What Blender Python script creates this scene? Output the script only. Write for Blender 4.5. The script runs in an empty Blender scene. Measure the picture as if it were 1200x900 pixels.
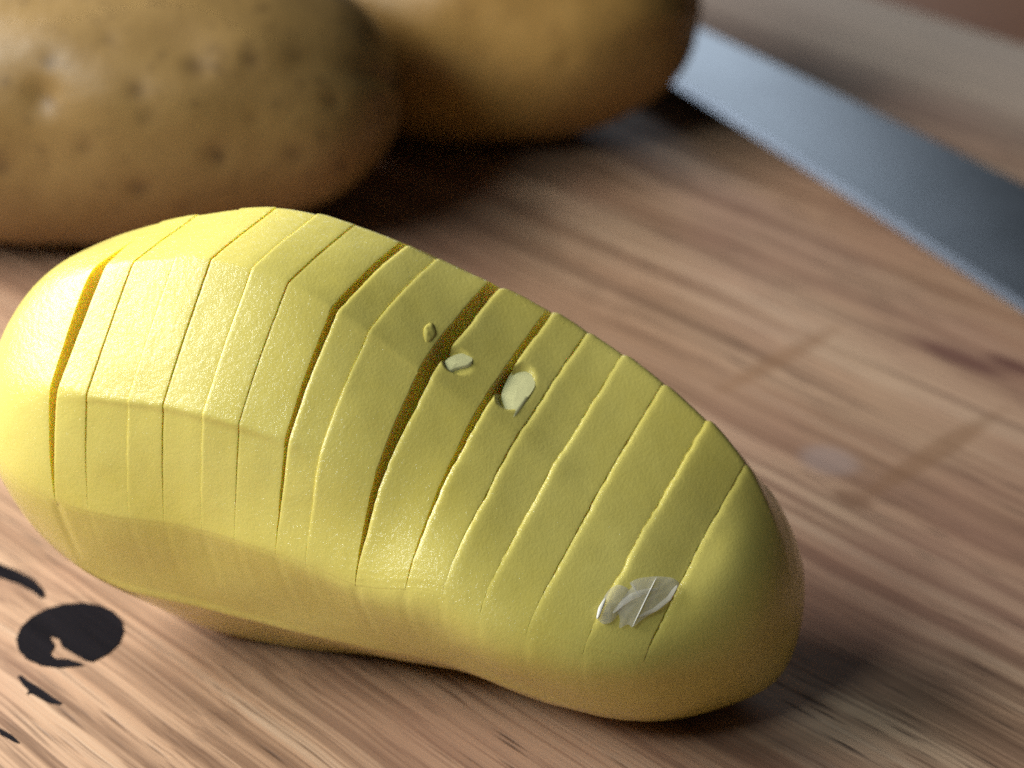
import bpy, math, random
import numpy as np
from mathutils import Vector, Matrix

scene = bpy.context.scene
R = math.radians
MM = 0.001

# ------------------------------------------------------------------ camera
cam_d = bpy.data.cameras.new("camera")
cam = bpy.data.objects.new("camera", cam_d)
scene.collection.objects.link(cam)
cam.location = (0, 0, 0.172)
cam.rotation_euler = (R(90 - 30.5), 0, 0)
cam_d.sensor_width = 36
cam_d.lens = 18 / math.tan(R(13.0))
cam_d.clip_start = 0.01
cam_d.clip_end = 50
cam_d.dof.use_dof = True
cam_d.dof.focus_distance = 0.251
cam_d.dof.aperture_fstop = 16
scene.camera = cam

# ------------------------------------------------------------------ world and lamps (indoors: window light)
world = bpy.data.worlds.new("World")
scene.world = world
world.use_nodes = True
bg = world.node_tree.nodes["Background"]
bg.inputs[0].default_value = (0.95, 0.97, 1.0, 1)
bg.inputs[1].default_value = 0.02


def area(name, loc, target, sx, sy, power, color):
    d = bpy.data.lights.new(name, 'AREA')
    d.shape = 'RECTANGLE'
    d.size, d.size_y = sx, sy
    d.energy = power
    d.color = color
    o = bpy.data.objects.new(name, d)
    scene.collection.objects.link(o)
    o.location = loc
    o.rotation_euler = (Vector(target) - Vector(loc)).to_track_quat('-Z', 'Y').to_euler()
    return o


area("window_light", (-0.222, 0.252, 0.190), (-0.04, 0.225, 0.03), 0.28, 0.12, 1.42, (1.0, 0.985, 0.94))
area("front_window_light", (-0.249, 0.010, 0.313), (-0.04, 0.222, 0.049), 0.10, 0.07, 0.50, (0.86, 1.0, 0.98))
area("rear_window_light", (0.04, 1.75, 0.58), (0.0, 0.30, 0.0), 0.42, 0.5, 1.8, (0.78, 0.89, 1.0))

scene.view_settings.view_transform = 'Standard'
scene.view_settings.look = 'None'
scene.view_settings.exposure = 0.15
scene.view_settings.gamma = 1.0
scene.view_settings.use_curve_mapping = False
scene.cycles.use_denoising = False                # leaves a little of the grain a phone picture has
scene.cycles.max_bounces = 8
scene.cycles.transparent_max_bounces = 8


# ------------------------------------------------------------------ helpers
def new_mesh(name, verts, faces, mat, parent=None, smooth=True, sharp=None):
    me = bpy.data.meshes.new(name)
    me.from_pydata([tuple(map(float, v)) for v in verts], [], [tuple(map(int, f)) for f in faces])
    me.update()
    if smooth:
        me.polygons.foreach_set('use_smooth', [True] * len(me.polygons))
        if sharp:
            me.set_sharp_from_angle(angle=R(sharp))
    if mat:
        me.materials.append(mat)
    o = bpy.data.objects.new(name, me)
    scene.collection.objects.link(o)
    if parent:
        o.parent = parent
    return o


def tag(o, label=None, cat=None, group=None, kind=None):
    if label: o['label'] = label
    if cat: o['category'] = cat
    if group: o['group'] = group
    if kind: o['kind'] = kind
    return o


def empty(name, loc=(0, 0, 0), rz=0):
    o = bpy.data.objects.new(name, None)
    scene.collection.objects.link(o)
    o.empty_display_size = 0.01
    o.location = loc
    o.rotation_euler = (0, 0, rz)
    return o


def sstep(a, b, x):
    t = np.clip((x - a) / (b - a), 0, 1)
    return t * t * (3 - 2 * t)


def vnoise(x, y, seed=0):
    x, y = np.broadcast_arrays(np.asarray(x, float), np.asarray(y, float))
    xi, yi = np.floor(x).astype(np.int64), np.floor(y).astype(np.int64)
    fx, fy = x - xi, y - yi
    fx, fy = fx * fx * (3 - 2 * fx), fy * fy * (3 - 2 * fy)

    def h(a, b):
        n = (a * 374761393 + b * 668265263 + seed * 974711) & 0x7fffffff
        n = ((n ^ (n >> 13)) * 1274126177) & 0x7fffffff
        n = n ^ (n >> 16)
        return (n & 0xffff) / 32767.5 - 1
    return ((h(xi, yi) * (1 - fx) + h(xi + 1, yi) * fx) * (1 - fy)
            + (h(xi, yi + 1) * (1 - fx) + h(xi + 1, yi + 1) * fx) * fy)


class N:
    """small node-tree helper"""
    def __init__(self, name):
        self.m = bpy.data.materials.new(name)
        self.m.use_nodes = True
        self.t = self.m.node_tree
        self.b = self.t.nodes['Principled BSDF']

    def n(self, typ, **kw):
        nd = self.t.nodes.new(typ)
        for k, v in kw.items():
            if k.startswith('i_'):
                nd.inputs[k[2:].replace('_', ' ')].default_value = v
            else:
                setattr(nd, k, v)
        return nd

    def l(self, a, b):
        self.t.links.new(a, b)

    def coords(self, scale=(1, 1, 1), rot=(0, 0, 0), kind='Object', loc=(0, 0, 0)):
        tc = self.n('ShaderNodeTexCoord')
        mp = self.n('ShaderNodeMapping')
        mp.inputs['Scale'].default_value = scale
        mp.inputs['Rotation'].default_value = rot
        mp.inputs['Location'].default_value = loc
        self.l(tc.outputs[kind], mp.inputs[0])
        return mp.outputs[0]

    def noise(self, vec, scale, detail=4, rough=0.55, dist=0.0):
        nd = self.n('ShaderNodeTexNoise')
        nd.inputs['Scale'].default_value = scale
        nd.inputs['Detail'].default_value = detail
        nd.inputs['Roughness'].default_value = rough
        nd.inputs['Distortion'].default_value = dist
        self.l(vec, nd.inputs['Vector'])
        return nd.outputs['Fac']

    def ramp(self, fac, stops, interp='LINEAR'):
        nd = self.n('ShaderNodeValToRGB')
        cr = nd.color_ramp
        cr.interpolation = interp
        while len(cr.elements) < len(stops):
            cr.elements.new(0.5)
        for e, (p, c) in zip(cr.elements, stops):
            e.position = p
            e.color = (c[0], c[1], c[2], 1) if hasattr(c, '__len__') else (c, c, c, 1)
        self.l(fac, nd.inputs[0])
        return nd.outputs[0]

    def mix(self, fac, a, b, mode='MIX'):
        nd = self.n('ShaderNodeMix', data_type='RGBA', blend_type=mode)
        for sock, v in ((nd.inputs[0], fac), (nd.inputs[6], a), (nd.inputs[7], b)):
            if hasattr(v, 'is_output'):
                self.l(v, sock)
            elif hasattr(v, '__len__'):
                sock.default_value = (v[0], v[1], v[2], 1)
            else:
                sock.default_value = v
        return nd.outputs[2]

    def math(self, op, a, b=0.0, c=None):
        nd = self.n('ShaderNodeMath', operation=op)
        for i, v in enumerate((a, b) if c is None else (a, b, c)):
            if hasattr(v, 'is_output'):
                self.l(v, nd.inputs[i])
            else:
                nd.inputs[i].default_value = v
        return nd.outputs[0]

    def bump(self, height, strength, dist, normal=None):
        nd = self.n('ShaderNodeBump')
        nd.inputs['Strength'].default_value = strength
        nd.inputs['Distance'].default_value = dist
        self.l(height, nd.inputs['Height'])
        if normal:
            self.l(normal, nd.inputs['Normal'])
        return nd.outputs[0]


# ------------------------------------------------------------------ materials
def mat_flesh(name="potato_flesh", weight=0.0, depth=0.0009):
    k = N(name)
    v = k.coords()
    big = k.noise(v, 60, 3)
    fine = k.noise(v, 900, 3)
    col = k.ramp(big, [(0.3, (0.70, 0.585, 0.115)), (0.7, (0.76, 0.66, 0.17))])
    col = k.mix(k.math('MULTIPLY', fine, 0.22), col, (0.84, 0.76, 0.28))
    k.l(col, k.b.inputs['Base Color'])
    k.b.inputs['Subsurface Weight'].default_value = weight
    k.b.inputs['Subsurface Radius'].default_value = (1.0, 0.62, 0.18)
    k.b.inputs['Subsurface Scale'].default_value = depth
    k.b.inputs['Roughness'].default_value = 0.4
    rg = k.ramp(k.noise(v, 420, 4), [(0.35, 0.26), (0.7, 0.44)])
    k.l(rg, k.b.inputs['Roughness'])
    k.b.inputs['IOR'].default_value = 1.40
    k.b.inputs['Coat Weight'].default_value = 0.85
    k.l(k.ramp(k.noise(v, 260, 3), [(0.35, 0.08), (0.65, 0.20)]), k.b.inputs['Coat Roughness'])
    k.b.inputs['Coat IOR'].default_value = 1.5
    k.b.inputs['Specular IOR Level'].default_value = 0.3
    b1 = k.bump(k.noise(v, 2600, 2, 0.6), 0.14, 0.0002)
    b2 = k.bump(k.noise(v, 500, 3, 0.6), 0.02, 0.0005, b1)
    k.l(b2, k.b.inputs['Normal'])
    k.l(k.bump(k.noise(v, 1400, 3, 0.65), 0.8, 0.00035), k.b.inputs['Coat Normal'])
    return k.m


def mat_skin(name, lo, hi, spot):
    k = N(name)
    v = k.coords()
    big = k.noise(v, 35, 5, 0.6)
    col = k.ramp(big, [(0.3, lo), (0.72, hi)])
    fl = k.noise(v, 330, 4, 0.65)
    col = k.mix(k.ramp(fl, [(0.56, 0.0), (0.72, 0.5)]), col, spot)
    at = k.n('ShaderNodeAttribute', attribute_name='spot')
    col = k.mix(at.outputs['Fac'], col, spot)
    k.l(col, k.b.inputs['Base Color'])
    k.b.inputs['Roughness'].default_value = 0.40
    k.b.inputs['IOR'].default_value = 1.42
    k.b.inputs['Subsurface Weight'].default_value = 0.0
    k.l(k.bump(k.noise(v, 300, 5, 0.6), 0.25, 0.0008), k.b.inputs['Normal'])
    return k.m


def mat_wood():
    k = N("board_wood")
    # object x runs along the grain
    tc = k.n('ShaderNodeTexCoord')
    obj = tc.outputs['Object']
    # slight waviness of the grain
    wv = k.n('ShaderNodeTexNoise'); wv.inputs['Scale'].default_value = 14; wv.inputs['Detail'].default_value = 2
    k.l(obj, wv.inputs['Vector'])
    sub = k.n('ShaderNodeVectorMath', operation='SUBTRACT'); sub.inputs[1].default_value = (0.5, 0.5, 0.5)
    k.l(wv.outputs['Color'], sub.inputs[0])
    sc = k.n('ShaderNodeVectorMath', operation='SCALE'); sc.inputs[3].default_value = 0.006
    k.l(sub.outputs[0], sc.inputs[0])
    ad = k.n('ShaderNodeVectorMath', operation='ADD'); k.l(obj, ad.inputs[0]); k.l(sc.outputs[0], ad.inputs[1])
    warped = ad.outputs[0]

    def stretched(sx, sy):
        mp = k.n('ShaderNodeMapping'); mp.inputs['Scale'].default_value = (sx, sy, sy)
        k.l(warped, mp.inputs[0]); return mp.outputs[0]
    bands = k.noise(stretched(2.2, 48), 1.0, 4, 0.55)
    streak = k.noise(stretched(6, 290), 1.0, 4, 0.6)
    fine = k.noise(stretched(14, 1900), 1.0, 3, 0.6)
    patch = k.noise(obj, 16, 3)
    col = k.ramp(bands, [(0.30, (0.19, 0.108, 0.078)), (0.46, (0.43, 0.262, 0.165)),
                         (0.58, (0.55, 0.365, 0.240)), (0.75, (0.66, 0.490, 0.335))])
    col = k.mix(k.ramp(streak, [(0.38, 0.72), (0.53, 0.0)]), col, (0.16, 0.085, 0.050))
    col = k.mix(k.ramp(streak, [(0.56, 0.0), (0.74, 0.45)]), col, (0.66, 0.52, 0.38))
    col = k.mix(k.ramp(fine, [(0.37, 0.62), (0.48, 0.0)]), col, (0.14, 0.075, 0.045))
    col = k.mix(k.ramp(patch, [(0.42, 0.0), (0.66, 0.45)]), col, (0.40, 0.205, 0.150))
    # open pores: short dark dashes
    vo = k.n('ShaderNodeTexVoronoi', feature='F1'); vo.inputs['Scale'].default_value = 1.0
    k.l(stretched(75, 1050), vo.inputs['Vector'])
    pore = k.ramp(vo.outputs['Distance'], [(0.06, 1.0), (0.28, 0.0)])
    pmask = k.ramp(k.noise(stretched(10, 60), 1.0, 2), [(0.38, 0.0), (0.60, 0.95)])
    pf = k.math('MULTIPLY', pore, pmask)
    col = k.mix(pf, col, (0.07, 0.04, 0.028))
    # stains that lie on the board (object coordinates, metres)
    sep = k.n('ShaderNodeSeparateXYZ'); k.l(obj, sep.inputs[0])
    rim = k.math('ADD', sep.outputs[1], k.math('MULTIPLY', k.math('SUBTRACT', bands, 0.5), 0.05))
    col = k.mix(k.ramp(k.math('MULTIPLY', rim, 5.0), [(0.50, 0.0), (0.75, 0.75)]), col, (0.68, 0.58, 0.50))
    for (gx, gy, rx, ry, c, amt) in STAINS:
        dx = k.math('DIVIDE', k.math('SUBTRACT', sep.outputs[0], gx), rx)
        dy = k.math('DIVIDE', k.math('SUBTRACT', sep.outputs[1], gy), ry)
        d = k.math('SQRT', k.math('ADD', k.math('MULTIPLY', dx, dx), k.math('MULTIPLY', dy, dy)))
        d = k.math('ADD', d, k.math('MULTIPLY', k.math('SUBTRACT', patch, 0.5), 1.2))
        col = k.mix(k.ramp(d, [(0.4, amt), (1.0, 0.0)], 'EASE'), col, c)
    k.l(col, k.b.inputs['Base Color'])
    k.l(k.ramp(streak, [(0.35, 0.68), (0.7, 0.52)]), k.b.inputs['Roughness'])
    k.b.inputs['Specular IOR Level'].default_value = 0.28
    b1 = k.bump(streak, 0.35, 0.0005)
    b2 = k.bump(fine, 0.25, 0.0003, b1)
    nf = k.math('SUBTRACT', 1.0, pf)
    b3 = k.bump(nf, 0.4, 0.0003, b2)
    k.l(b3, k.b.inputs['Normal'])
    return k.m


def mat_simple(name, col, rough=0.5, metal=0.0, var=0.15, scale=200, bump=0.1, stretch=(1, 1, 1)):
    k = N(name)
    v = k.coords(stretch)
    f = k.noise(v, scale, 4)
    c = k.ramp(f, [(0.3, [x * (1 - var) for x in col]), (0.7, [min(1, x * (1 + var)) for x in col])])
    k.l(c, k.b.inputs['Base Color'])
    k.b.inputs['Metallic'].default_value = metal
    k.l(k.ramp(f, [(0.3, rough * 0.85), (0.7, min(1, rough * 1.15))]), k.b.inputs['Roughness'])
    if bump:
        k.l(k.bump(f, bump, 0.0004), k.b.inputs['Normal'])
    return k


# ------------------------------------------------------------------ board and table
# grain direction of the board on the table: -45.5 degrees
GA = R(-45.5)
gd = np.array([math.cos(GA), math.sin(GA)])
nd_ = np.array([-gd[1], gd[0]])
BOARD_C = gd * (-0.225) + nd_ * 0.2195          # world centre of the board
BL, BW, BT = 0.50, 0.32, 0.018


def to_board(x, y):
    p = np.array([x, y]) - BOARD_C
    return float(p @ gd), float(p @ nd_)


STAINS = []
for (x, y, rx, ry, c, amt) in (
        (0.0456, 0.2702, 0.0060, 0.0050, (0.40, 0.34, 0.34), 0.38),      # pale starch mark
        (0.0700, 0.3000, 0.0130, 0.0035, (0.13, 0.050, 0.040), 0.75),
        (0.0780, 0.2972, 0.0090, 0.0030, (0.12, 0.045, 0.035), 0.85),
        (0.0420, 0.3000, 0.0022, 0.0180, (0.27, 0.140, 0.070), 0.5),    # two stains that run across the grain
        (0.0610, 0.2720, 0.0026, 0.0230, (0.25, 0.130, 0.065), 0.5),
        (0.0480, 0.2600, 0.0045, 0.0028, (0.20, 0.100, 0.055), 0.6)):
    gx, gy = to_board(x, y)
    STAINS.append((gx, gy, rx, ry, c, amt))

wood = mat_wood()


def rounded_slab(L, W, T, rad, bev, nc=10, nb=5):
    """closed slab with rounded corners and rounded rims; top at z=0"""
    ring = []
    for cx, cy, a0 in ((L / 2 - rad, W / 2 - rad, 0), (-L / 2 + rad, W / 2 - rad, 90),
                       (-L / 2 + rad, -W / 2 + rad, 180), (L / 2 - rad, -W / 2 + rad, 270)):
        for i in range(nc + 1):
            a = R(a0 + 90 * i / nc)
            ring.append((cx, cy, math.cos(a), math.sin(a)))
    verts, faces = [], []
    prof = [(-bev * (1 - math.sin(R(90 * i / nb))), -bev * (1 - math.cos(R(90 * i / nb)))) for i in range(nb + 1)]
    prof += [(-bev * (1 - math.cos(R(90 * i / nb))), -T + bev * (1 - math.sin(R(90 * i / nb)))) for i in range(nb + 1)]
    n = len(ring)
    for off, z in prof:
        for cx, cy, c, s in ring:
            verts.append((cx + (rad + off) * c, cy + (rad + off) * s, z))
    for r in range(len(prof) - 1):
        for i in range(n):
            j = (i + 1) % n
            faces.append((r * n + i, (r + 1) * n + i, (r + 1) * n + j, r * n + j))
    faces.append(tuple(range(n)))
    faces.append(tuple(reversed(range((len(prof) - 1) * n, len(prof) * n))))
    return verts, faces


board = empty("cutting_board", (BOARD_C[0], BOARD_C[1], 0), GA)
tag(board, "worn wooden cutting board with streaky grain under the potatoes and the knife", "cutting board")
v_, f_ = rounded_slab(BL, BW, BT, 0.03, 0.004)
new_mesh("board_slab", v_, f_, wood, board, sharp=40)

# table
k = N("table_top")
vv = k.coords((6, 40, 40))
c_ = k.ramp(k.noise(vv, 1.0, 4), [(0.3, (0.27, 0.115, 0.058)), (0.7, (0.36, 0.17, 0.09))])
k.l(c_, k.b.inputs['Base Color'])
k.b.inputs['Roughness'].default_value = 0.5
tv = [(-1.2, -0.6, -BT), (1.2, -0.6, -BT), (1.2, 1.5, -BT), (-1.2, 1.5, -BT),
      (-1.2, -0.6, -BT - 0.03), (1.2, -0.6, -BT - 0.03), (1.2, 1.5, -BT - 0.03), (-1.2, 1.5, -BT - 0.03)]
tf = [(0, 1, 2, 3), (7, 6, 5, 4), (0, 4, 5, 1), (1, 5, 6, 2), (2, 6, 7, 3), (3, 7, 4, 0)]
table = new_mesh("table_top", tv, tf, k.m, smooth=False)
tag(table, "reddish brown table top beyond the board's far edge", kind="structure")

# ------------------------------------------------------------------ black print on the board
k = N("black_print")
vv = k.coords((8, 120, 60))
f1 = k.noise(vv, 3.0, 4, 0.6)
cc = k.ramp(f1, [(0.38, (0.006, 0.005, 0.007)), (0.62, (0.012, 0.010, 0.013)), (0.76, (0.05, 0.035, 0.03))])
k.l(cc, k.b.inputs['Base Color'])
k.b.inputs['Roughness'].default_value = 0.6
k.b.inputs['Specular IOR Level'].default_value = 0.06
print_mat = k.m


def flat_print(name, outline, z=0.00012, hole=None):
    """outline: world mm on the board; a thin layer of ink with its own thickness"""
    pts = [np.array(to_board(x * MM, y * MM)) for x, y in outline]
    n = len(pts)
    verts = [(p[0], p[1], z) for p in pts] + [(p[0], p[1], -0.0002) for p in pts]
    a = sum(pts[i][0] * pts[(i + 1) % n][1] - pts[(i + 1) % n][0] * pts[i][1] for i in range(n))
    idx = list(range(n)) if a > 0 else list(reversed(range(n)))
    faces = [tuple(idx)]
    for q in range(n):
        i, j = idx[q], idx[(q + 1) % n]
        faces.append((i, n + i, n + j, j))
    o = new_mesh(name, verts, faces, print_mat, board, smooth=False)
    return o


F_ = 600 / math.tan(R(13.0))
CP, SP = math.cos(R(30.5)), math.sin(R(30.5))
DOT = (-56.6, 228.6)
rnd = random.Random(4)


def dot_pt(a, r=6.75):
    return (DOT[0] + r * math.cos(R(a)), DOT[1] + r * 1.01 * math.sin(R(a)))


# disc with a thin bare notch that enters from the rim at the lower right
disc = [dot_pt(a, 6.75 + 0.06 * math.sin(a * 0.31) + 0.05 * rnd.random()) for a in range(-56, 300, 5)]
notch = [(-53.74, 222.16), (-54.44, 222.76), (-56.1, 223.5), (-57.6, 223.6), (-58.4, 224.5), (-58.1, 226.2), (-59.2, 228.3),
         (-57.9, 227.6), (-57.2, 226.05), (-55.82, 224.9), (-53.75, 223.2)]
disc = [p for p in disc if not (p[0] > -53.9 and p[0] < -52.9 and p[1] < 224)]
flat_print("printed_disc", disc + notch)
flat_print("printed_stroke", [(-61.7, 219.9), (-61.3, 220.2), (-60.4, 219.2), (-58.4, 217.6), (-56.4, 215.7),
                              (-55.2, 214.7), (-55.5, 214.4), (-56.8, 214.7), (-58.4, 215.9), (-59.4, 216.6),
                              (-59.9, 216.4), (-59.8, 217.2), (-60.8, 218.4)])
flat_print("printed_stroke", [(-72, 246.5), (-69, 244.4), (-66.3, 242.9), (-63.6, 240.7), (-61.8, 238.4), (-61.3, 236.7),
                              (-61.8, 236.5), (-63.2, 238.0), (-65.2, 239.6), (-67.8, 241.0), (-70, 241.6), (-72, 243.2)])
flat_print("printed_stroke", [(-62.6, 210.4), (-61.4, 209.5), (-60.2, 208.6), (-59.0, 207.2), (-59.3, 207.1),
                              (-60.6, 208.0), (-61.6, 208.7)])

# ------------------------------------------------------------------ the peeled, sliced potato
PHI, CX, CY, LEN, LEAN = -0.5659, -12.731, 226.707, 90.978, -0.0482
KT0 = np.array([-14.507, -11.674, -8.265, -3.909, -0.198, 2.81, 5.501, 7.473, 9.681, 12.671])
KA = np.array([27.8, 25.298, 23.093, 21.988, 22.218, 22.753, 23.742, 25.35, 26.971, 27.028])
KZB = np.array([0.854, -0.445, -1.78, -1.518, -0.083, 1.034, 0.336, -3.308, -7.827, -11.062])
KZT = np.array([62.405, 60.53, 59.441, 58.38, 54.749, 49.568, 44.923, 41.698, 39.779, 37.732])
CUTS = [0.1744, 0.2207, 0.2737, 0.3179, 0.3683, 0.4129, 0.469, 0.5088, 0.575, 0.6395, 0.6856, 0.7326, 0.7875, 0.8493, 0.9076]
GAPS = [2.0, .13, .15, .15, .20, .13, .70, .14, 1.25, .70, .10, .08, .06, .05, .05]      # opening of each cut, mm
LIPS = [.05, .03, .04, .05, .06, .04, .15, .10, .22, .26, .28, .30, .34, .36, .32]       # how far the slice right of the cut stands proud
QE = 1.0542
EL, ER = 0.708, 0.908                              # how blunt the two ends are
BETA, GAM = 0.950, 0.403                           # broad flat front plane of the narrow half
DV = np.array([math.cos(PHI), math.sin(PHI)])
QV = np.array([-DV[1], DV[0]])


def cub(y, s):
    K = len(y)
    y = np.concatenate([[2 * y[0] - y[1]], y, [2 * y[-1] - y[-2]]])
    x = np.clip(s, 0, 1) * (K - 1)
    i = np.minimum(x.astype(int), K - 2)
    f = x - i
    p0, p1, p2, p3 = y[i], y[i + 1], y[i + 2], y[i + 3]
    return p1 + .5 * f * (p2 - p0 + f * (2 * p0 - 5 * p1 + 4 * p2 - p3 + f * (3 * (p1 - p2) + p3 - p0)))


def ell(s, deg):
    th = np.radians(deg)
    e = np.sqrt(np.clip(1 - (2 * s - 1) ** 2, 0, 1)) ** np.where(s < .5, EL, ER)
    T0, A, ZB, ZT = cub(KT0, s), cub(KA, s) * e, cub(KZB, s), cub(KZT, s)
    zc, b = (ZB + ZT) / 2, (ZT - ZB) / 2 * e
    c, q = np.cos(th), np.sin(th)
    return (T0 + A * np.sign(c) * np.abs(c) ** QE, zc + b * np.sign(q) * np.abs(q) ** QE, T0, zc)


FE = [-66, -25, 14, 46, 76, 113, 151.5, 183, 213, 252]     # peeler facet edges (degrees round the section)


def fedge(j, s):
    base = FE[j % 10] + 360 * (j // 10)
    k = j % 10
    w = 2.2 * np.sin(s * (5 + k) + k * 1.7)
    if k == 4: w = -10 * sstep(.35, .75, s)
    if k == 7: w = -12 * sstep(.56, .70, s) + 1.0 * np.sin(s * 9)
    if k in (5, 6): w = w * 0.6
    return base + w


def facets(s, deg):
    """section point with flat peeled facets"""
    s, deg = np.broadcast_arrays(np.asarray(s, float), np.asarray(deg, float))
    d = (deg + 66.0) % 360 - 66.0
    t, z, T0, zc = ell(s, d)
    ot, oz = t.copy(), z.copy()
    for j in range(-1, 11):
        e0, e1 = fedge(j, s), fedge(j + 1, s)
        m = (d >= e0) & (d < e1)
        if not m.any(): continue
        ss, a0, a1 = s[m], e0[m], e1[m]
        f = (d[m] - a0) / (a1 - a0)
        t0, z0, c0, c1 = ell(ss, a0)
        t1, z1, _, _ = ell(ss, a1)
        g = 1 + 0.42 * (1 - np.cos(np.radians((a1 - a0) / 2)))
        t0, z0, t1, z1 = c0 + (t0 - c0) * g, c1 + (z0 - c1) * g, c0 + (t1 - c0) * g, c1 + (z1 - c1) * g
        k = j % 10
        w = 0.92 - 0.62 * sstep(.36 + .05 * math.sin(k * 2.3), .74, ss)
        if k in (6, 7): w = 0.62 - 0.3 * sstep(.5, .8, ss)
        w = w * sstep(0.02, 0.22, ss) * (1 - sstep(.93, 1, ss))
        if 4 <= j <= 6:                          # towards the narrow end three strokes merge into one plane
            wb = BETA * sstep(.30, .80, ss) * (1 - sstep(.90, 1, ss))
            b0, b1 = fedge(4, ss), fedge(7, ss)
            fb = (d[m] - b0) / (b1 - b0)
            u0, y0, _, _ = ell(ss, b0)
            u1, y1, _, _ = ell(ss, b1)
            gb = 1 + GAM * (1 - np.cos(np.radians((b1 - b0) / 2)))
            # even spacing along the chord as seen from the centre
            ha = np.radians((b1 - b0) / 2)
            fb = .5 + .5 * np.tan(np.clip(2 * fb - 1, -1, 1) * ha * .82) / np.tan(ha * .82)
            u0, y0, u1, y1 = c0 + (u0 - c0) * gb, c1 + (y0 - c1) * gb, c0 + (u1 - c0) * gb, c1 + (y1 - c1) * gb
            t[m] = t[m] * (1 - wb) + (u0 + (u1 - u0) * fb) * wb
            z[m] = z[m] * (1 - wb) + (y0 + (y1 - y0) * fb) * wb
            w = w * (1 - wb / max(BETA, .01) * .9)
        elif j in (3, 7):
            wb = BETA * sstep(.30, .80, ss) * (1 - sstep(.90, 1, ss))
            b0, b1 = fedge(4, ss), fedge(7, ss)
            gb = 1 + GAM * (1 - np.cos(np.radians((b1 - b0) / 2)))
            k_ = (f if j == 3 else 1 - f) ** 1.5
            t[m] = c0 + (t[m] - c0) * (1 + (gb - 1) * wb * k_)
            z[m] = c1 + (z[m] - c1) * (1 + (gb - 1) * wb * k_)
            w = w * (1 - wb / max(BETA, .01) * .7)
        ot[m] = t[m] * (1 - w) + (t0 + (t1 - t0) * f) * w
        oz[m] = z[m] * (1 - w) + (z0 + (z1 - z0) * f) * w
    return ot, oz, T0, zc


TAPS = [(o, math.exp(-(o / 1.7) ** 2)) for o in np.linspace(-3.0, 3.0, 13)]
TAPS = [(o, w / sum(q for _, q in TAPS)) for o, w in TAPS]


def section(s, deg):
    tot = None
    s_, d_ = np.broadcast_arrays(np.asarray(s, float), np.asarray(deg, float))
    dd = (d_ + 66.0) % 360 - 66.0
    soft = .5 + .5 * sstep(.40, .55, s_) + 5.5 * sstep(.42, .68, s_) * np.exp(-((dd - 172) / 24) ** 2) + 2.5 * (1 - sstep(.10, .24, s_))
    for o, w in TAPS:
        r = facets(s_, d_ + o * soft)
        if tot is None:
            tot = [r[0] * w, r[1] * w, r[2], r[3]]
        else:
            tot[0] = tot[0] + r[0] * w
            tot[1] = tot[1] + r[1] * w
    # slow unevenness of the peeled surface
    e = np.sqrt(np.clip(1 - (2 * s_ - 1) ** 2, 0, 1))
    n = 0.20 * vnoise(s_ * 11, d_ / 17, 3) + 0.05 * vnoise(s_ * 30, d_ / 8, 5) + 0.012 * vnoise(s_ * 90, d_ / 2.6, 8)
    n = n * e + 2.2 * np.exp(-((s_ - .985) / .030) ** 2 - (((dd - 285 + 180) % 360 - 180) / 42) ** 2)      # blunt corner at the narrow end
    return push(tot[0], tot[1], tot[2], tot[3], n)


def push(t, z, T0, zc, h):
    dt, dz = t - T0, z - zc
    l = np.sqrt(dt * dt + dz * dz) + 1e-6
    k = h * np.minimum(1, l / 2.0)
    return t + dt / l * k, z + dz / l * k, T0, zc


def place(s, t, z):
    X = (s - .5) * LEN + LEAN * (z - 25)
    return np.stack([CX + X * DV[0] + t * QV[0], CY + X * DV[1] + t * QV[1], z], -1) * MM


def seam_front(s):
    return fedge(7, np.asarray(s, float))


SEAM_BACK = -4.0
DIVE = 6.0                                       # degrees by which slices and base reach into each other
flesh = mat_flesh()
cut_flesh = mat_flesh("potato_cut_flesh", 1.0, 0.0035)     # light shines through the thin slices into the open cuts
potato = empty("peeled_potato", (0, 0, 0))
tag(potato, "peeled yellow potato cut into thin fanned slices lying on the wooden board", "potato")


def opening(eta):
    """how far a cut is open: 1 over the crown, 0 at the seams (eta 0 front seam, 1 back seam)"""
    return sstep(0.0, .42, eta) * .75 + .25 * sstep(0, .12, eta) * (1 - 0 * eta)


def grid_faces(nu, nv, off=0, flip=False):
    f = []
    for i in range(nu - 1):
        for j in range(nv - 1):
            a, b, c, d = off + i * nv + j, off + (i + 1) * nv + j, off + (i + 1) * nv + j + 1, off + i * nv + j + 1
            f.append((a, d, c, b) if flip else (a, b, c, d))
    return f


OFFS = [0, .10, -.06, .08, -.08, .07, -.05, -.12, .06, -.10, .05, .0, .06, -.04, .05, 0]
NICKS = [(9, .594, 102.8, .0145, 4.4, .605), (10, .657, 97.5, .0165, 9.0, .671)]
NV = 361
ETA = np.linspace(0, 1, NV)


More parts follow.
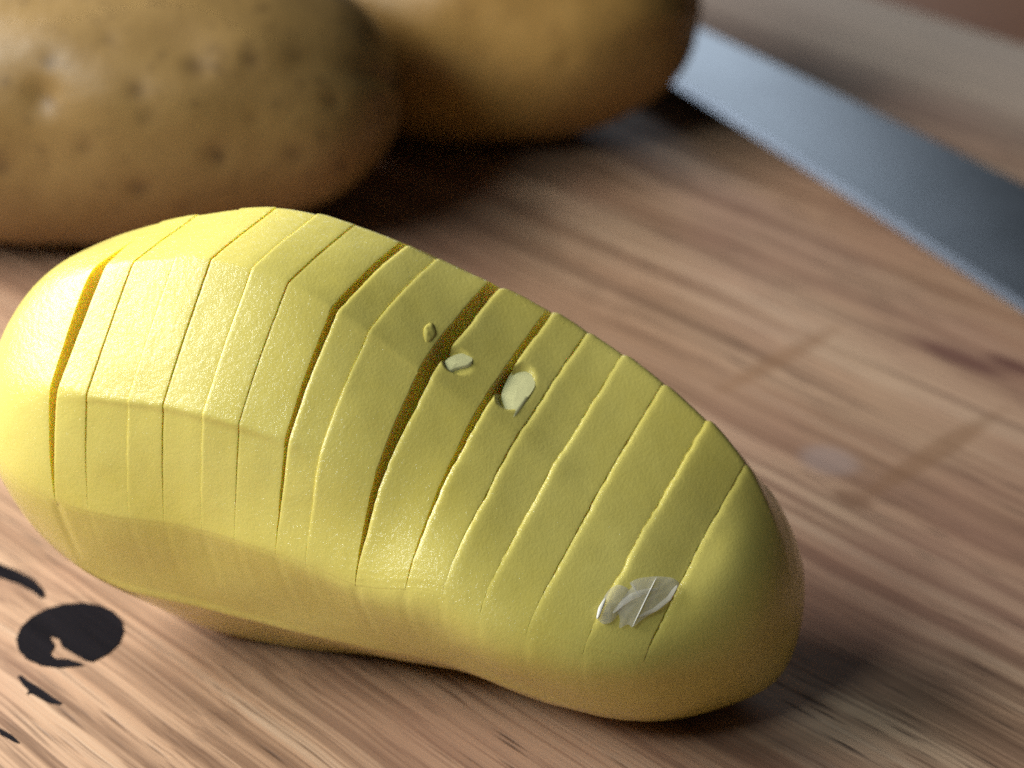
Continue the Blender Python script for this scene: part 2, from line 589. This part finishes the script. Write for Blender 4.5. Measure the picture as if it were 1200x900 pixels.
def make_slice(k):
    first, last = k == 0, k == len(CUTS)
    s0 = 0.0 if first else CUTS[k - 1]
    s1 = 1.0 if last else CUTS[k]
    op = opening(ETA)
    jagL = 0.07 * vnoise(ETA * 90, 0.0, 20 + k) + 0.09 * np.maximum(0, vnoise(ETA * 38, 0.0, 70 + k)) + .12 * vnoise(ETA * 14, 0, 120 + k)
    jagR = 0.05 * vnoise(ETA * 60, 0.0, 40 + k) + .08 * vnoise(ETA * 14, 0, 120 + k + 1)
    fade = sstep(0, .06, ETA) * (1 - sstep(.94, 1, ETA))
    op0 = op * (1 - .85 * sstep(.36, .50, ETA))          # the widest cut closes again over the top
    lo = np.full(NV, s0) if first else s0 + (GAPS[k - 1] * .5 * (op0 if k == 1 else op) + jagL * fade * (.15 + 1.6 * LIPS[k - 1])) / LEN
    hi = np.full(NV, s1) if last else s1 + (-GAPS[k] * .5 * (op0 if k == 0 else op) + jagR * fade * (.15 + 1.6 * LIPS[k])) / LEN
    width = (s1 - s0) * LEN
    nu = max(14, int(width / 0.42))
    if first or last: nu = 60
    u = np.linspace(0, 1, nu)
    if first:
        u = 1 - np.cos(u * math.pi / 2) ** 1.0
        u = u / u[-1]
    elif last:
        u = np.sin(u * math.pi / 2)
        extra = np.array([.006, .014, .024])
        u = np.unique(np.concatenate([u, extra]))
    else:
        extra = np.array([.012, .03, .05, .075, .10, .13, .97, .985])
        u = np.unique(np.concatenate([u, extra]))
    nu = len(u)
    S = lo[None] + (hi - lo)[None] * u[:, None]
    front = seam_front(S)
    D = front + DIVE + (SEAM_BACK - front - 2 * DIVE) * ETA[None]
    t, z, T0, zc = section(S, D)
    dive = -.07 * np.maximum(0, np.maximum(D - front, SEAM_BACK - D))
    # each slice stands a little proud along its left edge, which the knife has rounded over
    x = (S - lo[None]) * LEN
    h = dive.copy()
    offs = OFFS[k % len(OFFS)]
    tap = sstep(.03, .16, ETA)[None] * (1 - sstep(.9, .97, ETA))[None]
    h += offs * tap                                # slices have slid a little against each other
    if not first:
        lip = LIPS[k - 1] * (1 + .35 * vnoise(ETA * 9, 0, 200 + k))[None]
        r = .10 + .85 * LIPS[k - 1]
        h += lip * np.clip(1 - x / max(3.2, width if not last else 6), 0, 1) ** 1.2 * (1 - .95 * np.exp(-(x / r) ** 1.4)) * tap
        h -= .02 * np.exp(-x / .10)
    for (kk, cs, cd, ds, dd_, edge) in NICKS:      # places where the knife tore the edge of a slice
        if kk == k:
            m_ = np.sqrt(((S - cs) / ds) ** 2 + ((D - cd) / dd_) ** 2)
            h -= (.25 + .5 * np.maximum(0, edge - S) * LEN) * (1 - sstep(.8, 1.15, m_))
    if not last:
        y = (hi[None] - S) * LEN
        h -= .03 * np.exp(-y / .15) * tap
    t, z, T0, zc = push(t, z, T0, zc, h)
    P = place(S, t, z)
    verts = [tuple(p) for p in P.reshape(-1, 3)]
    faces = grid_faces(nu, NV)
    # heart of the slice: the walls run inward to a line below the seam
    def centre(s):
        a = section(s, seam_front(s) + DIVE); b = section(s, np.full_like(s, SEAM_BACK - DIVE))
        return np.stack([(a[0] + b[0]) / 2, (a[1] + b[1]) / 2], -1)
    # bottom tongue, sunk into the base
    rows = []
    for tt, zz, ss in ((t[:, 0], z[:, 0], S[:, 0]), (t[:, -1], z[:, -1], S[:, -1])):
        c = centre(ss)
        rows.append((tt + (c[:, 0] - tt) * .10, zz - .9, ss))
    base_i = len(verts)
    for tt, zz, ss in rows:
        verts += [tuple(p) for p in place(ss, tt, zz)]
    fi, bi = base_i, base_i + nu
    for i in range(nu - 1):
        a, b = i * NV, (i + 1) * NV
        faces.append((fi + i, fi + i + 1, b, a))
        faces.append((a + NV - 1, b + NV - 1, bi + i + 1, bi + i))
        faces.append((bi + i, bi + i + 1, fi + i + 1, fi + i))
    # walls
    n_outer = len(faces)
    lam = [0.985, .95, .85, .6, .3]
    for side, i, on in ((0, 0, not first), (1, nu - 1, not last)):
        if not on: continue
        tt, zz, ss = t[i], z[i], S[i]
        sc = (s0 if side == 0 else s1)
        c = centre(np.array([sc]))[0]
        ring_prev = [i * NV + j for j in range(NV)]
        ring_prev = [fi + i] + ring_prev + [bi + i]
        rt = np.concatenate([[rows[0][0][i]], tt, [rows[1][0][i]]])
        rz = np.concatenate([[rows[0][1][i]], zz, [rows[1][1][i]]])
        rs = np.concatenate([[ss[0]], ss, [ss[-1]]])
        wob = .10 * vnoise(np.linspace(0, 12, NV + 2), k * 3.1 + side, 9)
        for L_ in lam:
            o = len(verts)
            sg = rs * L_ + sc * (1 - L_) + (wob * (1 - L_) * 2 * (1 - L_)) / LEN * (1 if side == 0 else -1) * 0
            verts += [tuple(p) for p in place(sg, c[0] + (rt - c[0]) * L_, (c[1] - .9) + (rz - (c[1] - .9)) * L_)]
            ring = list(range(o, o + NV + 2))
            for j in range(NV + 1):
                q = (ring_prev[j], ring_prev[j + 1], ring[j + 1], ring[j])
                faces.append(q if side == 0 else tuple(reversed(q)))
            ring_prev = ring
        o = len(verts)
        verts.append(tuple(place(np.array(sc), np.array(c[0]), np.array(c[1] - .9))))
        for j in range(NV + 1):
            q = (ring_prev[j], ring_prev[j + 1], o)
            faces.append(q if side == 0 else tuple(reversed(q)))
    ob = new_mesh("slice", verts, faces, flesh, potato, sharp=48)
    ob.data.materials.append(cut_flesh)
    ob.data.polygons.foreach_set('material_index', [0] * n_outer + [1] * (len(faces) - n_outer))
    return ob


for k in range(len(CUTS) + 1):
    so = make_slice(k)
    if k == 0: so['label'] = "rounded end piece left of the widest cut"
    if k == len(CUTS): so['label'] = "large uncut end piece at the narrow end"

# base that still joins the slices
u = (1 - np.cos(np.linspace(0, math.pi, 300))) / 2
nb = 170
eb = np.linspace(0, 1, nb)
S = np.repeat(u[:, None], nb, 1)
front = seam_front(S)
D = front - DIVE + (360 + SEAM_BACK - front + 2 * DIVE) * eb[None]
t, z, T0, zc = section(S, D)
h = -.07 * np.maximum(0, np.maximum(front - D, D - (360 + SEAM_BACK)))
for c, g in zip(CUTS, GAPS):                     # the cuts run on below the seam as shallow scores
    x = (S - c) * LEN
    deg_in = D - front
    h -= (.035 + .07 * g) * np.exp(-(x / (.30 + .12 * g)) ** 2) * (1 - sstep(4, 30 + 6 * g, deg_in)) * sstep(-1, 2, deg_in)
    h += .02 * np.exp(-((x - .8) / .8) ** 2) * (1 - sstep(4, 30, deg_in))
t, z, T0, zc = push(t, z, T0, zc, h)
P = place(S, t, z)
P[..., 2] = np.maximum(P[..., 2], 0.00005)
verts = [tuple(p) for p in P.reshape(-1, 3)]
faces = grid_faces(len(u), nb)
ncap = 8
o = len(verts)
for j in range(1, ncap):
    f = j / ncap
    verts += [tuple(p) for p in (P[:, 0] * (1 - f) + P[:, -1] * f)]
nU = len(u)
for i in range(nU - 1):
    for j in range(ncap):
        a = i * nb if j == 0 else o + (j - 1) * nU + i
        b = (i + 1) * nb if j == 0 else o + (j - 1) * nU + i + 1
        c = (i + 1) * nb + nb - 1 if j == ncap - 1 else o + j * nU + i + 1
        d = i * nb + nb - 1 if j == ncap - 1 else o + j * nU + i
        faces.append((a, d, c, b))
faces = [tuple(reversed(f)) for f in faces]
base = new_mesh("base", verts, faces, flesh, potato, sharp=48)
import bmesh
bm = bmesh.new(); bm.from_mesh(base.data)
bmesh.ops.remove_doubles(bm, verts=bm.verts, dist=1e-7)
bmesh.ops.recalc_face_normals(bm, faces=bm.faces); bm.to_mesh(base.data); bm.free()


# ------------------------------------------------------------------ starch flake, nick facets and blister on the potato
def flake_mat(name, col, alpha, rough):
    k = N(name)
    v = k.coords()
    f = k.noise(v, 500, 4)
    k.l(k.ramp(f, [(0.3, [c * .85 for c in col]), (0.7, col)]), k.b.inputs['Base Color'])
    k.b.inputs['Roughness'].default_value = rough
    k.b.inputs['IOR'].default_value = 1.45
    k.b.inputs['Alpha'].default_value = alpha
    k.l(k.bump(f, .12, .0003), k.b.inputs['Normal'])
    return k.m


film_mat = flake_mat("starch_film", (0.88, 0.86, 0.78), 0.27, 0.25)
rim_mat = flake_mat("starch_rim", (0.88, 0.87, 0.80), 0.80, 0.25)
blister_mat = flake_mat("blister_flesh", (0.76, 0.66, 0.17), 1.0, 0.2)
chip_mat = flake_mat("glare_chip", (0.90, 0.87, 0.45), 1.0, 0.15)  # pale colour carries the window glare on the nick facets


def surf_pt(s, d, h):
    flat = np.ndim(s) == 0
    s, d, h = (np.atleast_1d(np.asarray(q, float)) for q in (s, d, h))
    t, z, T0, zc = section(s, d)
    t, z, T0, zc = push(t, z, T0, zc, h)
    p = place(s, t, z)
    return p[0] if flat else p


def patch(name, outline, mat, parent, h0=.35, dome=.25, th=.18, rings=5, wob=.06, seed=1, tilt=0.0):
    """closed thin flake over a closed outline of (s, degrees) on the potato's surface"""
    o = np.array(outline, float)
    for _ in range(2):                           # round the outline's corners
        nx = np.roll(o, -1, 0)
        o = np.stack([o * .8 + nx * .2, o * .2 + nx * .8], 1).reshape(-1, 2)
    n = len(o)
    c = o.mean(0)
    verts, faces = [], []
    for lay in (0, 1):
        for r in range(rings):
            f = 1 - r / rings
            q = c + (o - c) * f
            h = h0 + tilt * (q[:, 0] - o[:, 0].max()) * LEN + dome * (1 - f ** 2) + wob * vnoise(q[:, 0] * 300, q[:, 1] * .7, seed) - (th if lay else 0)
            verts += [tuple(p) for p in surf_pt(q[:, 0], q[:, 1], h)]
        verts.append(tuple(surf_pt(c[0], c[1], h0 + tilt * (c[0] - o[:, 0].max()) * LEN + dome - (th if lay else 0))))
    st = rings * n + 1
    for lay in (0, 1):
        b = lay * st
        for r in range(rings - 1):
            for i in range(n):
                j = (i + 1) % n
                q = (b + r * n + i, b + r * n + j, b + (r + 1) * n + j, b + (r + 1) * n + i)
                faces.append(q if not lay else tuple(reversed(q)))
        for i in range(n):
            j = (i + 1) % n
            q = (b + (rings - 1) * n + i, b + (rings - 1) * n + j, b + rings * n)
            faces.append(q if not lay else tuple(reversed(q)))
    for i in range(n):
        j = (i + 1) % n
        faces.append((j, i, st + i, st + j))
    ob = new_mesh(name, verts, faces, mat, parent, sharp=60)
    import bmesh
    bm = bmesh.new(); bm.from_mesh(ob.data)
    bmesh.ops.recalc_face_normals(bm, faces=bm.faces); bm.to_mesh(ob.data); bm.free()
    return ob


def ridge(name, line, wid, mat, parent, h=.55, up=.22):
    """raised fold along a polyline of (s, degrees)"""
    L = np.array(line, float)
    q = []
    for i in range(len(L) - 1):
        for f in np.linspace(0, 1, 6, endpoint=False):
            q.append(L[i] + (L[i + 1] - L[i]) * f)
    q.append(L[-1]); q = np.array(q)
    P0 = surf_pt(q[:, 0], q[:, 1], np.full(len(q), h))
    P1 = surf_pt(q[:, 0], q[:, 1], np.full(len(q), h + 1.0))
    nrm = (P1 - P0); nrm /= np.linalg.norm(nrm, axis=1)[:, None]
    tan = np.gradient(P0, axis=0); tan /= np.linalg.norm(tan, axis=1)[:, None]
    sd = np.cross(nrm, tan)
    verts, faces = [], []
    M = 8
    for i in range(len(q)):
        e = math.sin(math.pi * (i + .6) / (len(q) + .2)) ** .5
        for m in range(M):
            a = 2 * math.pi * m / M
            verts.append(tuple(P0[i] + sd[i] * math.cos(a) * wid * e * MM + nrm[i] * math.sin(a) * up * e * MM))
    for i in range(len(q) - 1):
        for m in range(M):
            n2 = (m + 1) % M
            faces.append((i * M + m, (i + 1) * M + m, (i + 1) * M + n2, i * M + n2))
    faces.append(tuple(range(M))); faces.append(tuple(reversed(range((len(q) - 1) * M, len(q) * M))))
    ob = new_mesh(name, verts, faces, mat, parent)
    return ob


fl = empty("starch_flake", tuple(surf_pt(.870, 147, 0)))
tag(fl, "crumpled translucent white flake stuck near the potato's narrow end", "flake")


def under(parent, ob):
    ob.matrix_parent_inverse = Matrix.Translation(-Vector(parent.location))


under(fl, patch("film", [(0.8702, 141.0), (0.8643, 142.0), (0.8702, 138.6), (0.8859, 134.7), (0.9016, 132.2), (0.9114, 133.9), (0.9095, 140.3), (0.9056, 147.3), (0.8938, 152.9), (0.8879, 157.8), (0.882, 156.6), (0.8761, 159.5), (0.8722, 155.3), (0.8643, 152.7), (0.8663, 147.1)], film_mat, fl, .75, .2, .10, seed=3))
under(fl, patch("film", [(0.8506, 157.8), (0.8486, 153.6), (0.8486, 147.8), (0.8545, 143.7), (0.8682, 143.9), (0.8702, 148.5), (0.8682, 157.3), (0.8604, 159.2)], film_mat, fl, .75, .3, .10, seed=5))
under(fl, ridge("fold", [(0.8525, 157.8), (0.8506, 154.1), (0.8506, 150.5)], .34, rim_mat, fl, .85, .22))
under(fl, ridge("fold", [(0.8643, 154.4), (0.8682, 150.0), (0.8741, 146.3), (0.882, 143.2), (0.8938, 139.5)], .55, film_mat, fl, .9, .14))
under(fl, ridge("fold", [(0.8879, 157.3), (0.8879, 151.4), (0.8879, 143.9), (0.8879, 134.9)], .11, rim_mat, fl, .95, .10))
under(fl, ridge("fold", [(0.8879, 153.6), (0.8997, 148.8), (0.9075, 142.4), (0.9095, 135.2)], .42, film_mat, fl, .9, .14))

c1 = patch("potato_chip", [(0.5835, 108.4), (0.5815, 103.5), (0.5874, 99.9), (0.5953, 97.9), (0.6051, 98.2), (0.609, 100.9), (0.5972, 104.7), (0.5913, 107.9)], chip_mat, None, .20, .10, .5, seed=8, tilt=.36, wob=.02)
tag(c1, "tiny nick facet, its glare painted pale, on the edge of the slice right of the wide middle cut", "chip")
c2 = patch("potato_chip", [(0.6463, 102.6), (0.6424, 97.9), (0.6404, 92.1), (0.6424, 87.0), (0.6522, 85.8), (0.662, 88.7), (0.6738, 92.1), (0.6738, 99.2), (0.6738, 107.9), (0.662, 106.9)], chip_mat, None, .22, .12, .5, seed=11, tilt=.36, wob=.02)
tag(c2, "wedge-shaped nick facet, its glare painted pale, on the second slice right of the wide middle cut", "chip")
c3 = patch("potato_chip", [(0.552, 101.6), (0.5501, 98.9), (0.554, 96.7), (0.5638, 99.2), (0.5638, 102.8), (0.5599, 104.3)], blister_mat, None, .18, .22, .4, seed=13)
tag(c3, "small yellow blister of flesh left of the wide middle cut", "chip")


# ------------------------------------------------------------------ unpeeled potatoes behind
def whole_potato(name, label, centre, radii, rz, tilt, mat, eyes, seed, bend=0.0, low=0.0):
    nu, nv = 150, 200
    a = np.linspace(0, math.pi, nu)
    b = np.linspace(0, 2 * math.pi, nv, endpoint=False)
    A, B = np.meshgrid(a, b, indexing='ij')
    x = -np.cos(A)
    rr = np.abs(np.sin(A)) ** .78
    dirv = np.stack([x, rr * np.cos(B), rr * np.sin(B)], -1)
    nse = (.035 * vnoise(x * 2.1 + 9, B * 1.2, seed) * np.abs(np.sin(A)) + .02 * vnoise(x * 5 + 3, np.cos(B) * 3 + np.sin(B) * 2, seed + 1))
    spot = np.zeros_like(A)
    dent = np.zeros_like(A)
    for (ex_, eb_, size, depth, dark) in eyes:
        c = np.array([ex_, (1 - ex_ ** 2) ** .39 * math.cos(R(eb_)), (1 - ex_ ** 2) ** .39 * math.sin(R(eb_))])
        dd = np.linalg.norm((dirv - c) * np.array(radii) , axis=-1)
        dent += depth * np.exp(-(dd / size) ** 2)
        spot = np.maximum(spot, .72 * dark * np.exp(-(dd / (size * .75)) ** 2))
    P = dirv * (1 + nse)[..., None] * np.array(radii)
    nl = np.linalg.norm(dirv, axis=-1)[..., None]
    P = P - dirv / nl * dent[..., None]
    P[..., 2] += bend * (x ** 2)
    P[..., 2] -= low * x
    verts = (P.reshape(-1, 3) * MM)
    Mx = Matrix.Rotation(rz, 3, 'Z') @ Matrix.Rotation(tilt, 3, 'Y')
    verts = verts @ np.array(Mx).T
    zmin = verts[:, 2].min()
    verts[:, 2] -= zmin
    faces = []
    for i in range(nu - 1):
        for j in range(nv):
            j2 = (j + 1) % nv
            faces.append((i * nv + j, i * nv + j2, (i + 1) * nv + j2, (i + 1) * nv + j))
    o = new_mesh(name, verts, faces, mat)
    import bmesh
    at = o.data.attributes.new('spot', 'FLOAT', 'POINT')
    at.data.foreach_set('value', spot.reshape(-1).astype(np.float32))
    bm = bmesh.new(); bm.from_mesh(o.data)
    bmesh.ops.remove_doubles(bm, verts=bm.verts, dist=1e-7)
    bmesh.ops.recalc_face_normals(bm, faces=bm.faces)
    bm.to_mesh(o.data); bm.free()
    for p in o.data.polygons: p.use_smooth = True
    o.location = (centre[0] * MM, centre[1] * MM, 0)
    tag(o, label, "potato", "unpeeled potatoes behind the sliced one")
    return o


skin1 = mat_skin("potato_skin_ochre", (0.19, 0.115, 0.039), (0.265, 0.170, 0.062), (0.035, 0.018, 0.010))
skin2 = mat_skin("potato_skin_golden", (0.27, 0.152, 0.042), (0.36, 0.215, 0.065), (0.12, 0.06, 0.02))

rs = random.Random(11)
eyes1 = [(.452, 148, 2.1, .55, .85), (.605, 144, 1.8, .4, .8), (.283, 157, 1.9, .4, .75), (.314, 165, 2.0, .3, .45),
         (.514, 182, 2.1, .35, .7), (.722, 186, 1.8, .3, .65), (.835, 162, 1.6, .3, .75), (.276, 194, 2.1, .35, .7),
         (.012, 160, 2.6, 1.0, .25), (.13, 177, 1.7, .25, .45), (-.13, 185, 2.0, .4, .7), (.035, 147, 1.7, .3, .35), (.62, 168, 1.1, .2, .45),
         (.40, 205, 1.4, .2, .45), (.2, 140, 1.3, .2, .45), (-.3, 160, 1.9, .3, .55)]
whole_potato("unpeeled_potato", "large dull brown unpeeled potato with dark eyes, directly behind the sliced one",
             (-72, 346), (53, 29, 26.5), R(-3), 0, skin1, eyes1, 5)
eyes2 = [(-.2, 215, 2.0, .4, .2), (.3, 235, 1.8, .4, .2), (.0, 150, 1.8, .3, .2), (.5, 180, 1.6, .3, .15)]
whole_potato("unpeeled_potato", "smooth golden unpeeled potato farther back, touching the tip of the knife blade",
             (-9, 388), (43, 27, 25), R(-8), 0, skin2, eyes2, 9)


# ------------------------------------------------------------------ knife
def make_knife():
    kn = empty("kitchen_knife", (0, 0, 0))
    tag(kn, "large steel knife lying flat on the board behind the potatoes", "knife")
    k = N("knife_steel")
    v = k.coords((1, 1, 1))
    br = k.noise(k.coords((40, 900, 900)), 1.0, 3)
    bl = k.noise(v, 45, 3)
    k.l(k.ramp(bl, [(0.3, (0.25, 0.275, 0.305)), (0.7, (0.29, 0.315, 0.35))]), k.b.inputs['Base Color'])
    k.b.inputs['Metallic'].default_value = 1.0
    k.l(k.ramp(bl, [(0.3, 0.33), (0.7, 0.38)]), k.b.inputs['Roughness'])
    k.l(k.bump(br, .12, .0002), k.b.inputs['Normal'])
    steel = k.m
    # local x from handle to tip, y from edge to spine; blade outline
    Lb = 235
    n = 60
    verts, faces = [], []
    for i in range(n + 1):
        x = Lb * i / n
        f = x / Lb
        edge = 0 + 13.0 * max(0, (f - .72) / .28) ** 1.9 + .8 * math.sin(f * 3)
        spine = 33.5 - 10.0 * max(0, (f - .26) / .42) ** 1.1
        if i == n: spine = edge + .4
        th = 1.1 * (1 - .6 * f)
        by = min(edge + 3.2, (edge + spine) / 2)
        sec = [(edge, 0), (by, th * .55), (spine - .4, th), (spine, th * .6), (spine, -th * .6), (spine - .4, -th), (by, -th * .55)]
        for y, z in sec:
            verts.append((x * MM, -y * MM, z * MM))
    m = 7
    for i in range(n):
        for j in range(m):
            j2 = (j + 1) % m
            faces.append((i * m + j, (i + 1) * m + j, (i + 1) * m + j2, i * m + j2))
    faces.append(tuple(reversed(range(m)))); faces.append(tuple(range(n * m, n * m + m)))
    import bmesh
    bl_ = new_mesh("blade", verts, faces, steel, kn, sharp=12)
    bm = bmesh.new(); bm.from_mesh(bl_.data); bmesh.ops.recalc_face_normals(bm, faces=bm.faces); bm.to_mesh(bl_.data); bm.free()
    # ground cutting edge, a near-side strip with its reflected glint painted brighter
    k = N("edge_glint_steel")
    k.l(k.ramp(k.noise(k.coords((60, 900, 900)), 1.0, 3), [(0.3, (0.50, 0.54, 0.62)), (0.7, (0.66, 0.70, 0.78))]), k.b.inputs['Base Color'])
    k.b.inputs['Metallic'].default_value = 1.0
    k.b.inputs['Roughness'].default_value = 0.42
    ev, ef = [], []
    for i in range(n + 1):
        y0, z0 = verts[i * m][1], verts[i * m][2]
        y1, z1 = verts[i * m + 1][1], verts[i * m + 1][2]
        for f_, dz in ((-.03, 0.00002), (.62, 0.00010), (.62, -.00005), (-.03, -.00010)):
            ev.append((verts[i * m][0], y0 + (y1 - y0) * f_, z0 + (z1 - z0) * max(f_, 0) + dz))
    for i in range(n):
        for j in range(4):
            ef.append((i * 4 + j, i * 4 + (j + 1) % 4, (i + 1) * 4 + (j + 1) % 4, (i + 1) * 4 + j))
    ef.append((3, 2, 1, 0)); ef.append(tuple(range(n * 4, n * 4 + 4)))
    ed = new_mesh("cutting_edge", ev, ef, k.m, kn, sharp=20)
    bm = bmesh.new(); bm.from_mesh(ed.data); bmesh.ops.recalc_face_normals(bm, faces=bm.faces); bm.to_mesh(ed.data); bm.free()
    # handle, past the right border of the picture
    hm = mat_simple("knife_handle_black", (0.02, 0.02, 0.022), .4).m
    hv, hf = [], []
    NS = 24
    for i in range(13):
        f = i / 12
        x = 2 - 112 * f
        w = (10 + 2.5 * math.cos(f * 6.0)) * (1 if 0 < i < 12 else .8)
        t_ = 7.5 * (1 if 0 < i < 12 else .75)
        for j in range(NS):
            a = 2 * math.pi * j / NS
            hv.append((x * MM, -(21 + w * math.cos(a)) * MM, (t_ * math.sin(a)) * MM))
    for i in range(12):
        for j in range(NS):
            j2 = (j + 1) % NS
            hf.append((i * NS + j, i * NS + j2, (i + 1) * NS + j2, (i + 1) * NS + j))
    hf.append(tuple(reversed(range(NS)))); hf.append(tuple(range(12 * NS, 13 * NS)))
    new_mesh("handle", hv, hf, hm, kn)
    return kn


kn = make_knife()
# edge runs from (101, 281) mm near the right border up to the golden potato
p_near = np.array([80.7, 306.9]); p_far = np.array([31.9, 393.3])
dirk = (p_far - p_near) / np.linalg.norm(p_far - p_near)
org = p_near - dirk * 62
ang = math.atan2(dirk[1], dirk[0])
# mirrored so that the spine lies on the far right side
kn.location = (org[0] * MM, org[1] * MM, 0.0030)
kn.rotation_euler = (0, R(-0.8), ang)
